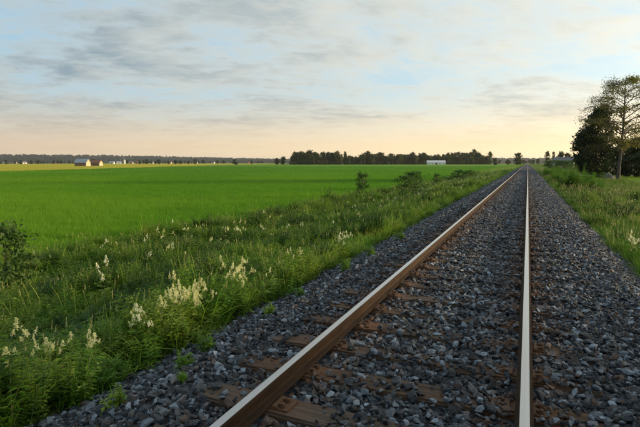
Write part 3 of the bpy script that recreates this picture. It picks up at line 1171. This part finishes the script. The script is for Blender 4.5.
for i, (u, dpt, s, lab) in enumerate([
    (611, 96, 0.66, 'dark leafy tree glimpsed between the dense tree and the birch trunk'),
    (626, 92, 0.68, 'low dark tree directly behind the birch trunk'),
    (638, 88, 0.70, 'dark tree behind the birch at the right edge of the picture'),
    (650, 84, 0.72, 'dark tree beyond the right edge past the birch'),
    (633, 104, 0.74, 'dark tree at the back of the thicket right of the birch trunk')]):
    p = at(u, dpt)
    put_tree('thicket_tree', wood[i % 3], (p.x, p.y, -0.02), lab, 'tree', 'thicket behind the birch', scale=(s * 1.15, s * 1.15, s))
shr = [tree_meshes(80 + i, 2.0, oval(0.85, 0.45, 0.6), 0.05, 16, 1300, 0.075, 0.11, 0.025, m_bark, m_shrub, rise=1.0, subs=3, limb_from=0.25, sides=5) for i in range(3)]


def shrub(u, dpt, sx, sz, lab, i, m=None, grp=None):
    p = at(u, dpt)
    put_tree('shrub', shr[i], (p.x, p.y, float(ground_z(p.x)) - 0.03), lab, 'shrub', grp, scale=(sx, sx, sz))


shrub(362, 36.5, 0.85, 1.05, 'small upright shrub with thin stems at the edge of the green field', 0)
shrub(404, 46, 1.35, 0.80, 'low rounded shrub, left of the dark pair on the field edge', 1)
shrub(414, 48, 1.45, 1.0, 'larger dark shrub, right of the pair on the field edge', 2)
shrub(437, 56, 0.75, 0.85, 'small pointed shrub between the dark pair and the farther low bushes', 0)
shrub(459, 76, 1.8, 0.85, 'low wide bush on the left bank, nearer of the far two', 1)
shrub(470, 84, 1.8, 0.8, 'low wide bush on the left bank, farther of the far two', 2)
p = at(-2, 9.4)
put_tree('shrub', shr[1], (p.x, p.y, float(ground_z(p.x)) - 0.03), 'dark leafy shrub cut off by the left edge of the picture', 'shrub', scale=(0.8, 0.8, 0.85))
p = at(603, 68)
put_tree('shrub', shr[2], (p.x, p.y, float(ground_z(p.x)) - 0.03), 'small dark bush at the foot of the dense tree', 'shrub', scale=(1.1, 1.1, 0.65))

for i, (u, dpt, sx, sz, lab) in enumerate([
    (549, 150, 2.6, 1.6, 'leafy bush in the hedge hiding the grey roofed house, leftmost of six'), (555, 160, 2.8, 1.7, 'leafy bush in the hedge hiding the grey roofed house, second from left'),
    (561, 150, 2.9, 1.7, 'leafy bush in the hedge hiding the grey roofed house, third from left'), (567, 160, 3.0, 1.7, 'leafy bush in the hedge hiding the grey roofed house, third from right'),
    (573, 150, 2.9, 1.75, 'leafy bush in the hedge hiding the grey roofed house, second from right'), (580, 140, 2.9, 1.4, 'leafy bush in the hedge by the dense dark tree, rightmost of six')]):
    shrub(u, dpt, sx, sz, lab, i % 3, None, 'hedge before the grey roofed house')

# ------------------------------------------------------------------ the far row of trees across the field
far = [tree_meshes(120 + i, 17.0, oval([3.6, 4.2, 3.0, 4.6, 3.4][i], [0.5, 0.45, 0.4, 0.55, 0.6][i], 0.5), 0.02, 22, 1300, 0.85, 0.85, 0.25, m_bark, m_far, rise=0.7, subs=2, limb_from=0.25, sides=5) for i in range(5)]
farl = [tree_meshes(140 + i, 17.0, oval(3.4, 0.55, 0.5), 0.2, 14, 420, 1.1, 0.7, 0.22, m_bark, m_farlight, rise=0.8, subs=2, limb_from=0.3, sides=5) for i in range(2)]
# (column, height of the top above the horizon in photo pixels)
row = []
u = 293.0
while u < 490:
    if u < 345:
        h = 11.5 + 2.0 * math.sin(u * 0.9) + random.uniform(-1, 1)
    elif u < 362:
        h = 8.5 + random.uniform(-1.5, 1.5)
    elif u < 430:
        h = 10.5 + 1.6 * math.sin(u * 0.6) + random.uniform(-1, 1)
    elif u < 447:
        h = 9.0 + random.uniform(-1, 1)
    else:
        h = 11.5 + 1.8 * math.sin(u * 0.8) + random.uniform(-1, 1)
    if u > 480:
        h -= 2.0
    row.append((u, h))
    u += random.choice((1.2, 1.7, 2.2, 2.8, 3.4))
for i, (u, h) in enumerate(row):
    dpt = 660 + (u - 290) * 0.45 + random.uniform(0, 40)
    height = h * 0.9 * dpt / FPX + 2.9
    m_ = far[i % 5] if random.random() < 0.85 else farl[i % 2]
    s = height / 17.0
    if u < 350:
        lab, grp = 'far dark tree in the left end of the row across the field', 'left end of the far tree row'
    elif u < 428:
        lab, grp = 'far dark tree in the middle stretch of the row across the field', 'middle of the far tree row'
    else:
        lab, grp = 'far dark tree around and right of the long white building', 'right end of the far tree row'
    p = at(u, dpt)
    put_tree('far_tree', m_, (p.x, p.y, -0.05), lab, 'tree', grp, scale=(s * random.uniform(0.7, 1.5),) * 2 + (s * random.uniform(0.82, 1.06),))
# second rank closes the row
for i in range(38):
    u = 294 + i * 5.15
    dpt = 700 + (u - 290) * 0.45 + random.uniform(0, 30)
    s = random.uniform(0.45, 0.75)
    p = at(u, dpt)
    put_tree('far_tree', far[(i * 3 + 1) % 5], (p.x, p.y, -0.05), 'lower far tree standing in the back rank of the row across the field', 'tree', 'back rank of the far tree row', scale=(s * 2.3, s * 2.3, s))
for i in range(44):
    u = 291 + i * 4.55 + random.uniform(-1.5, 1.5)
    p = at(u, 640 + (u - 290) * 0.45 + random.uniform(-6, 6))
    s = random.uniform(0.2, 0.36)
    if 424 < u < 448:
        continue
    put_tree('far_bush', far[(i * 2) % 5], (p.x, p.y, -0.05), 'low far bush in the undergrowth along the front of the tree row', 'bush', 'undergrowth of the far tree row', scale=(s * 2.6, s * 2.6, s))
for (u, dpt, hpx, wd, kind, lab) in [
    (283, 680, 6.0, 1.6, 0, 'greyish low tree just left of the row across the field'),
    (277, 720, 4.5, 1.6, 1, 'smallest tree trailing left of the row across the field'),
    (495, 560, 4.5, 1.7, 2, 'small round tree between the far row and the track'),
    (518, 420, 9.5, 1.35, 3, 'round dark tree just left of where the rails vanish'),
    (547, 400, 12.0, 0.75, 10, 'slender pale tree right of where the rails vanish, left of two'),
    (553.5, 400, 11.0, 0.6, 11, 'slender pale tree right of where the rails vanish, right of two'),
    (561, 330, 11.0, 1.0, 0, 'pointed dark tree behind the grey roofed house, left of three'),
    (567, 330, 9.5, 1.4, 4, 'dark tree behind the grey roofed house, middle of three'),
    (575, 310, 8.5, 1.8, 2, 'dark tree behind the grey roofed house, right of three'),
    (236, 640, 0.6, 3.0, 1, 'small dark bush standing alone on the far field edge'),
    (538, 900, 4.0, 1.5, 1, 'low distant tree immediately right of the vanishing rails'),
    (530, 1300, 3.0, 2.0, 3, 'tiny hazy tree exactly where the rails vanish'),
    (508, 700, 3.0, 1.8, 4, 'low tree between the small round tree and the round dark tree'),
]:
    p = at(u, dpt)
    s = (hpx * dpt / FPX + 2.9) / 17.0
    put_tree('far_tree', farl[kind - 10] if kind >= 10 else far[kind], (p.x, p.y, -0.05), lab, 'tree', scale=(s * wd, s * wd, s))

# unseen wood added on the right to keep low sun off the track
k = 0
for (x0, x1, y0, y1, n) in [(19, 60, -6, 30, 24), (24, 70, -30, 0, 10)]:
    for i in range(n):
        x, y = random.uniform(x0, x1), random.uniform(y0, y1)
        if y > 10 and x < 0.75 + y * 0.25 + 5:
            x = 0.75 + y * 0.25 + 6 + random.uniform(0, 20)
        if y > 12.5 + 0.53 * (x - 20):                  # edge shaped along the sun's rays: near rails shaded, flower clump lit
            y = 12.5 + 0.53 * (x - 20) - random.uniform(0, 14)
        s = random.uniform(1.0, 1.45)
        put_tree('wood_tree', wood[k % 3], (x, y, -0.02), 'added dark tree shading the track, unseen beyond the right edge', 'tree', 'added shading wood beyond the right edge', scale=(s, s, s))
        k += 1

# ------------------------------------------------------------------ far ridge and its woods
rv, rf = [], []
az = np.linspace(-75, 20, 60)
for a in az:
    hgt = 62 * (0.72 + 0.28 * math.sin(a * 0.11 + 1.0)) * (1.0 if a < -22 else max(0.35, 1 - (a + 22) / 50))
    for (dd, hh) in ((3300, -3), (3900, hgt * 0.45), (4800, hgt), (6500, hgt * 0.95)):
        rv.append((CAM.x + math.sin(R(a)) * dd, math.cos(R(a)) * dd, hh))
for i in range(len(az) - 1):
    for j in range(3):
        rf.append((i * 4 + j, (i + 1) * 4 + j, (i + 1) * 4 + j + 1, i * 4 + j + 1))
m_ridge = simple('forest_floor', (0.05, 0.06, 0.03), 0.95, var=0.3, scale=0.004)
tag(obj('far_hills', mesh('far_hills', rv, rf, m_ridge, True)), kind='structure')
m_hazy_spruce = leafmat('hazy_far_spruce_leaves', (0.022, 0.045, 0.026), (0.06, 0.085, 0.05), 0.25)  # spruce green shifted towards blue, distance haze put into the leaf colour
ridge_crowns = [f_[1].copy() for f_ in far]
for me in ridge_crowns:
    me.materials[0] = m_hazy_spruce
proto_collection('far_crowns', ridge_crowns)
RV = np.array(rv).reshape(len(az), 4, 3)
N = 6500
i = RNG.integers(0, len(az) - 1, N)
j = RNG.integers(0, 2, N)
s, t = RNG.random(N)[:, None], RNG.random(N)[:, None]
Pt = (RV[i, j] * (1 - s) + RV[i + 1, j] * s) * (1 - t) + (RV[i, j + 1] * (1 - s) + RV[i + 1, j + 1] * s) * t
scl = np.stack([RNG.uniform(2.0, 3.4, N)] * 2 + [RNG.uniform(0.7, 1.1, N)], 1)
scatter('far_woods', 'far_crowns', Pt - np.array([0, 0, 2.0]), rz_only(N, 0.0), scl, 'hazy continuous forest covering the low ridge along the left horizon', 'woods')
# hedges and scattered trees on the plain before the ridge
N = 620
dep = RNG.uniform(1000, 2900, N)
u = RNG.uniform(-60, 560, N)
line = np.round(dep / 330) * 330 + RNG.normal(0, 22, N)
Q = np.array([tuple(at(a, b)) for a, b in zip(u, line)])
keep = noise2(Q[:, 0], Q[:, 1], 0.006, 4.0) > -0.08
Q = Q[keep]
scl = RNG.uniform(0.3, 0.62, len(Q))
scatter('plain_hedgerows', 'far_crowns', Q, rz_only(len(Q), 0.0), np.stack([scl * 1.7, scl * 1.7, scl], 1), 'thin dotted hedgerows crossing the plain below the ridge', 'hedgerow')

# ------------------------------------------------------------------ buildings
def wallmat(name, c):
    return simple(name, c, 0.85, var=0.18, scale=3.0)


m_wdark, m_wred, m_wwhite, m_wcream_sunlit = wallmat('grey_boards', (0.16, 0.13, 0.11)), wallmat('red_boards', (0.24, 0.07, 0.05)), wallmat('white_boards', (0.72, 0.72, 0.70)), wallmat('cream_or_sunlit_boards', (0.46, 0.38, 0.26))  # cream boards also carry the sunlight painted on the barn gables
m_rblue = simple('sheet_metal_roof', (0.28, 0.33, 0.38), 0.45, 0.3, 0.5, 0.2, 2.0)
m_rgrey = simple('grey_roof', (0.12, 0.13, 0.14), 0.6, 0.0, 0.5, 0.2, 2.0)
m_rred = simple('brown_roof', (0.20, 0.10, 0.07), 0.8, 0.0, 0.3, 0.2, 2.0)
m_glass = simple('window_glass', (0.05, 0.06, 0.08), 0.1, 0.0, 0.8, 0.1, 1.0)
m_trim = simple('white_trim', (0.75, 0.75, 0.73), 0.7, 0.0, 0.3, 0.05, 3.0)


def building(name, loc, rz, L, W, H, RH, mw, mr, label, cat, windows=3, door=True, group=None, chimney=False, gable=None):
    t = tag(empty(name, loc, rz), label, cat, group)
    b = MB()
    l, ww = L / 2, W / 2
    b.add([(-l, -ww, -0.3), (l, -ww, -0.3), (l, ww, -0.3), (-l, ww, -0.3), (-l, -ww, H), (l, -ww, H), (l, ww, H), (-l, ww, H), (-l, 0, H + RH), (l, 0, H + RH)],
          [(0, 1, 5, 4), (2, 3, 7, 6), (1, 2, 6, 9, 5), (3, 0, 4, 8, 7), (4, 5, 9, 8), (6, 7, 8, 9)])
    b.m[2] = b.m[3] = 1
    obj('wall', b.build('wall', [mw, gable or mw]), t)
    b = MB()
    ov, th = 0.45, 0.16
    k = RH / ww
    for s in (-1, 1):
        e = ww + ov
        b.add([(-l - ov, 0, H + RH + 0.02), (l + ov, 0, H + RH + 0.02), (l + ov, s * e, H - ov * k + 0.02), (-l - ov, s * e, H - ov * k + 0.02),
               (-l - ov, 0, H + RH + th), (l + ov, 0, H + RH + th), (l + ov, s * e, H - ov * k + th), (-l - ov, s * e, H - ov * k + th)],
              [(0, 1, 2, 3), (4, 7, 6, 5), (2, 6, 7, 3), (1, 5, 6, 2), (0, 3, 7, 4)])
    ro = obj('roof', b.build('roof', mr), t)
    if chimney:
        b = MB()
        b.box((l * 0.3, 0.2, H + RH + 0.4), (0.7, 0.7, 1.4))
        obj('chimney', b.build('chimney', m_rred), ro)
    for i in range(windows):
        x = -l + L * (i + 0.5) / max(windows, 1)
        if door and i == windows // 2:
            continue
        b = MB()
        b.box((0, 0, 0), (1.25, 0.10, 1.45))
        wn = obj('window', b.build('window', m_trim), t, (x, -ww - 0.03, H * 0.55))
        b = MB()
        b.box((-0.27, 0, 0), (0.46, 0.03, 1.2))
        b.box((0.27, 0, 0), (0.46, 0.03, 1.2))
        obj('pane', b.build('pane', m_glass), wn, (0, -0.05, 0))
    if door:
        b = MB()
        b.box((0, 0, 0), (min(2.6, L * 0.24), 0.10, min(2.6, H * 0.8)))
        obj('door', b.build('door', m_rred if mw != m_wred else m_wdark), t, (0 if windows % 2 else L * 0.08, -ww - 0.03, min(2.6, H * 0.8) / 2))
    return t


def facing(p, turn):
    """angle that turns a building's long front (-y) towards the track, then by turn degrees"""
    v = Vector((p.x - CAM.x, p.y - CAM.y))
    return math.atan2(v.y, v.x) - math.pi / 2 + R(turn)


p = at(82.5, 385)
building('field_barn', p, facing(p, -32), 9.6, 6.0, 3.0, 2.7, m_wdark, m_rblue, 'weathered barn with blue-grey roof standing in the yellow field, nearer of two', 'barn', 1, gable=m_wcream_sunlit)  # pale gable: low sun on the barn end put into its colour
p = at(97, 425)
building('field_barn', p, facing(p, -30), 7.5, 6.0, 2.6, 2.3, m_wdark, m_rred, 'smaller barn with brown roof just right of the nearer field barn', 'barn', 1, gable=m_wcream_sunlit)  # gable painted sunlit here too, paler than the side walls
p = at(436, 655)
building('farm_hall', p, facing(p, 6), 24, 9, 3.2, 2.4, m_wwhite, simple('pale_roof', (0.55, 0.57, 0.58), 0.5), 'long low white building in front of the far tree row', 'building', 5)
p = at(564, 262)
building('farmhouse', p, facing(p, -10), 9.5, 7, 3.0, 2.6, m_wwhite, m_rgrey, 'grey roofed house past the right bank before the dark trees', 'house', 4, chimney=True)
p = at(619.5, 101)
building('garden_house', p, facing(p, 20), 4.2, 3.4, 2.7, 1.3, m_wwhite, m_rgrey, 'white house wall glimpsed through the thicket behind the birch trunk', 'house', 2)
vil = [(24, 1200, 12, m_wwhite, m_rgrey), (31, 1260, 9, m_wred, m_rred), (15, 1500, 11, m_wcream_sunlit, m_rred), (55, 1450, 10, m_wred, m_rgrey), (112, 1150, 13, m_wwhite, m_rblue),
       (119, 1230, 14, m_wwhite, m_rblue), (131, 1180, 12, m_wcream_sunlit, m_rgrey), (138, 1320, 10, m_wred, m_rred), (152, 1350, 11, m_wwhite, m_rgrey), (170, 1500, 12, m_wcream_sunlit, m_rred),
       (196, 1450, 12, m_wwhite, m_rblue), (213, 1550, 12, m_wwhite, m_rgrey), (5, 1700, 13, m_wwhite, m_rblue), (248, 1600, 10, m_wred, m_rred)]
for (u, dpt, L, mw, mr) in vil:
    p = at(u, dpt)
    where = 'near the left edge of the horizon' if u < 60 else ('just right of the field barns' if u < 160 else 'between the barns and the far tree row')
    colour = {m_wwhite.name: 'white', m_wcream_sunlit.name: 'cream', m_wred.name: 'red'}[mw.name]
    roofc = {m_rgrey.name: 'grey', m_rblue.name: 'blue-grey', m_rred.name: 'brown'}[mr.name]
    building('village_house', p, facing(p, random.uniform(-40, 40)), L * 0.8, 7, 3.2, 2.6, mw, mr, 'tiny %s house with %s roof %s' % (colour, roofc, where), 'house', 3,
             group='village houses on the horizon')
# white silo among the village houses
p = at(124.5, 1160)
t = tag(empty('silo', p), 'tiny white round silo rising above the houses right of the barns', 'silo')
b = MB()
b.tube([(0, 0, -0.2), (0, 0, 8.5)], [2.0, 2.0], 20)
obj('cylinder_wall', b.build('silo_wall', m_wwhite, False), t)
b = MB()
b.tube([(0, 0, 8.45), (0, 0, 9.0), (0, 0, 9.7), (0, 0, 10.2)], [2.1, 1.9, 1.1, 0.15], 20)
obj('dome', b.build('silo_dome', m_rblue, True), t)

# garden bench and boulders under the trees
p = at(584, 70)
p.z = float(ground_z(p.x))
t = tag(empty('garden_table', p, facing(p, 8)), 'pale garden table on the grass before the dense dark tree', 'table')
m_pale = simple('pale_painted_wood', (0.55, 0.60, 0.58), 0.7)
for i in range(5):
    b = MB()
    b.box((0, -0.32 + i * 0.16, 0.74), (1.9, 0.145, 0.035))
    obj('plank', b.build('plank', m_pale), t)
for sx in (-1, 1):
    for sy in (-1, 1):
        b = MB()
        b.box((sx * 0.8, sy * 0.3, 0.36), (0.07, 0.07, 0.72))
        obj('leg', b.build('leg', m_pale), t)


def boulder(seed, s, loc, label):
    bm = bmesh.new()
    bmesh.ops.create_icosphere(bm, subdivisions=3, radius=1.0)
    for v in bm.verts:
        n = mnoise.noise(v.co * 1.1 + Vector((seed, 0, 0))) * 0.35 + mnoise.noise(v.co * 2.7 + Vector((0, seed, 0))) * 0.14
        v.co *= 1 + n
        v.co.x *= s[0]
        v.co.y *= s[1]
        v.co.z *= s[2]
    me = bpy.data.meshes.new('boulder')
    bm.to_mesh(me)
    bm.free()
    me.materials.append(m_boulder)
    o = obj('boulder', me, None, loc)
    return tag(o, label, 'boulder')


m_boulder = simple('granite', (0.15, 0.155, 0.16), 0.8, var=0.45, scale=2.5)
for (u, dpt, s, lab) in [(609, 69, (0.75, 0.6, 0.75), 'grey boulder on the grass left of the birch foot'), (612.5, 72, (0.5, 0.45, 0.5), 'smaller grey boulder touching the larger one near the birch')]:
    p = at(u, dpt)
    boulder(u, s, (p.x, p.y, float(ground_z(p.x)) + s[2] * 0.55), lab)

# ------------------------------------------------------------------ weeds rooted in the ballast
ballast_weeds = [weed(300 + s, 0.22, 0.06, 0.022, 7, 6, [m_weed, m_stem], 0.4) for s in range(3)]
for (u, v, s, lab) in [(209, 356, 1.0, 'small green weed growing in the stones left of the left rail'), (186, 377, 0.8, 'low yellowish weed in the ballast nearest the lower left'),
                       (183, 398, 0.5, 'tiny weed sprig between stones at the foot of the picture'), (268, 322, 0.9, 'green weed at the ballast edge beyond the second cream clump'),
                       (300, 300, 0.8, 'weed in the ballast midway between the bank and the left rail'), (345, 276, 1.2, 'bushy weed patch where grass creeps onto the left ballast'),
                       (372, 262, 1.1, 'weed patch farther along the left ballast edge'), (115, 418, 0.9, 'leafy weed at the bottom edge on the corner of the ballast'),
                       (400, 245, 1.2, 'farthest weed patch on the left ballast')]:
    q = hit(u, v, 0.98)
    o = obj('ballast_weed', random.choice(ballast_weeds), None, (q.x, q.y, float(np.interp(q.x, BX, BZ)) - 0.01), (0, 0, random.uniform(0, 6)))
    o.scale = (s,) * 3
    tag(o, lab, 'weed')

# ------------------------------------------------------------------ the air between here and the ridge
m_h, nt = mat('haze')
pv = nt.n('ShaderNodeVolumePrincipled')
pv.inputs['Color'].default_value = (0.84, 0.90, 1.0, 1)
pv.inputs['Density'].default_value = 0.00005
pv.inputs['Anisotropy'].default_value = 0.3
ho = nt.n('ShaderNodeOutputMaterial')
nt.link(pv.outputs[0], ho.inputs['Volume'])
b = MB()
b.box((0, 6000, 59), (36000, 22000, 122))
tag(obj('haze', b.build('haze', m_h)), 'thin pale evening haze lying over the whole plain', 'haze', kind='stuff')
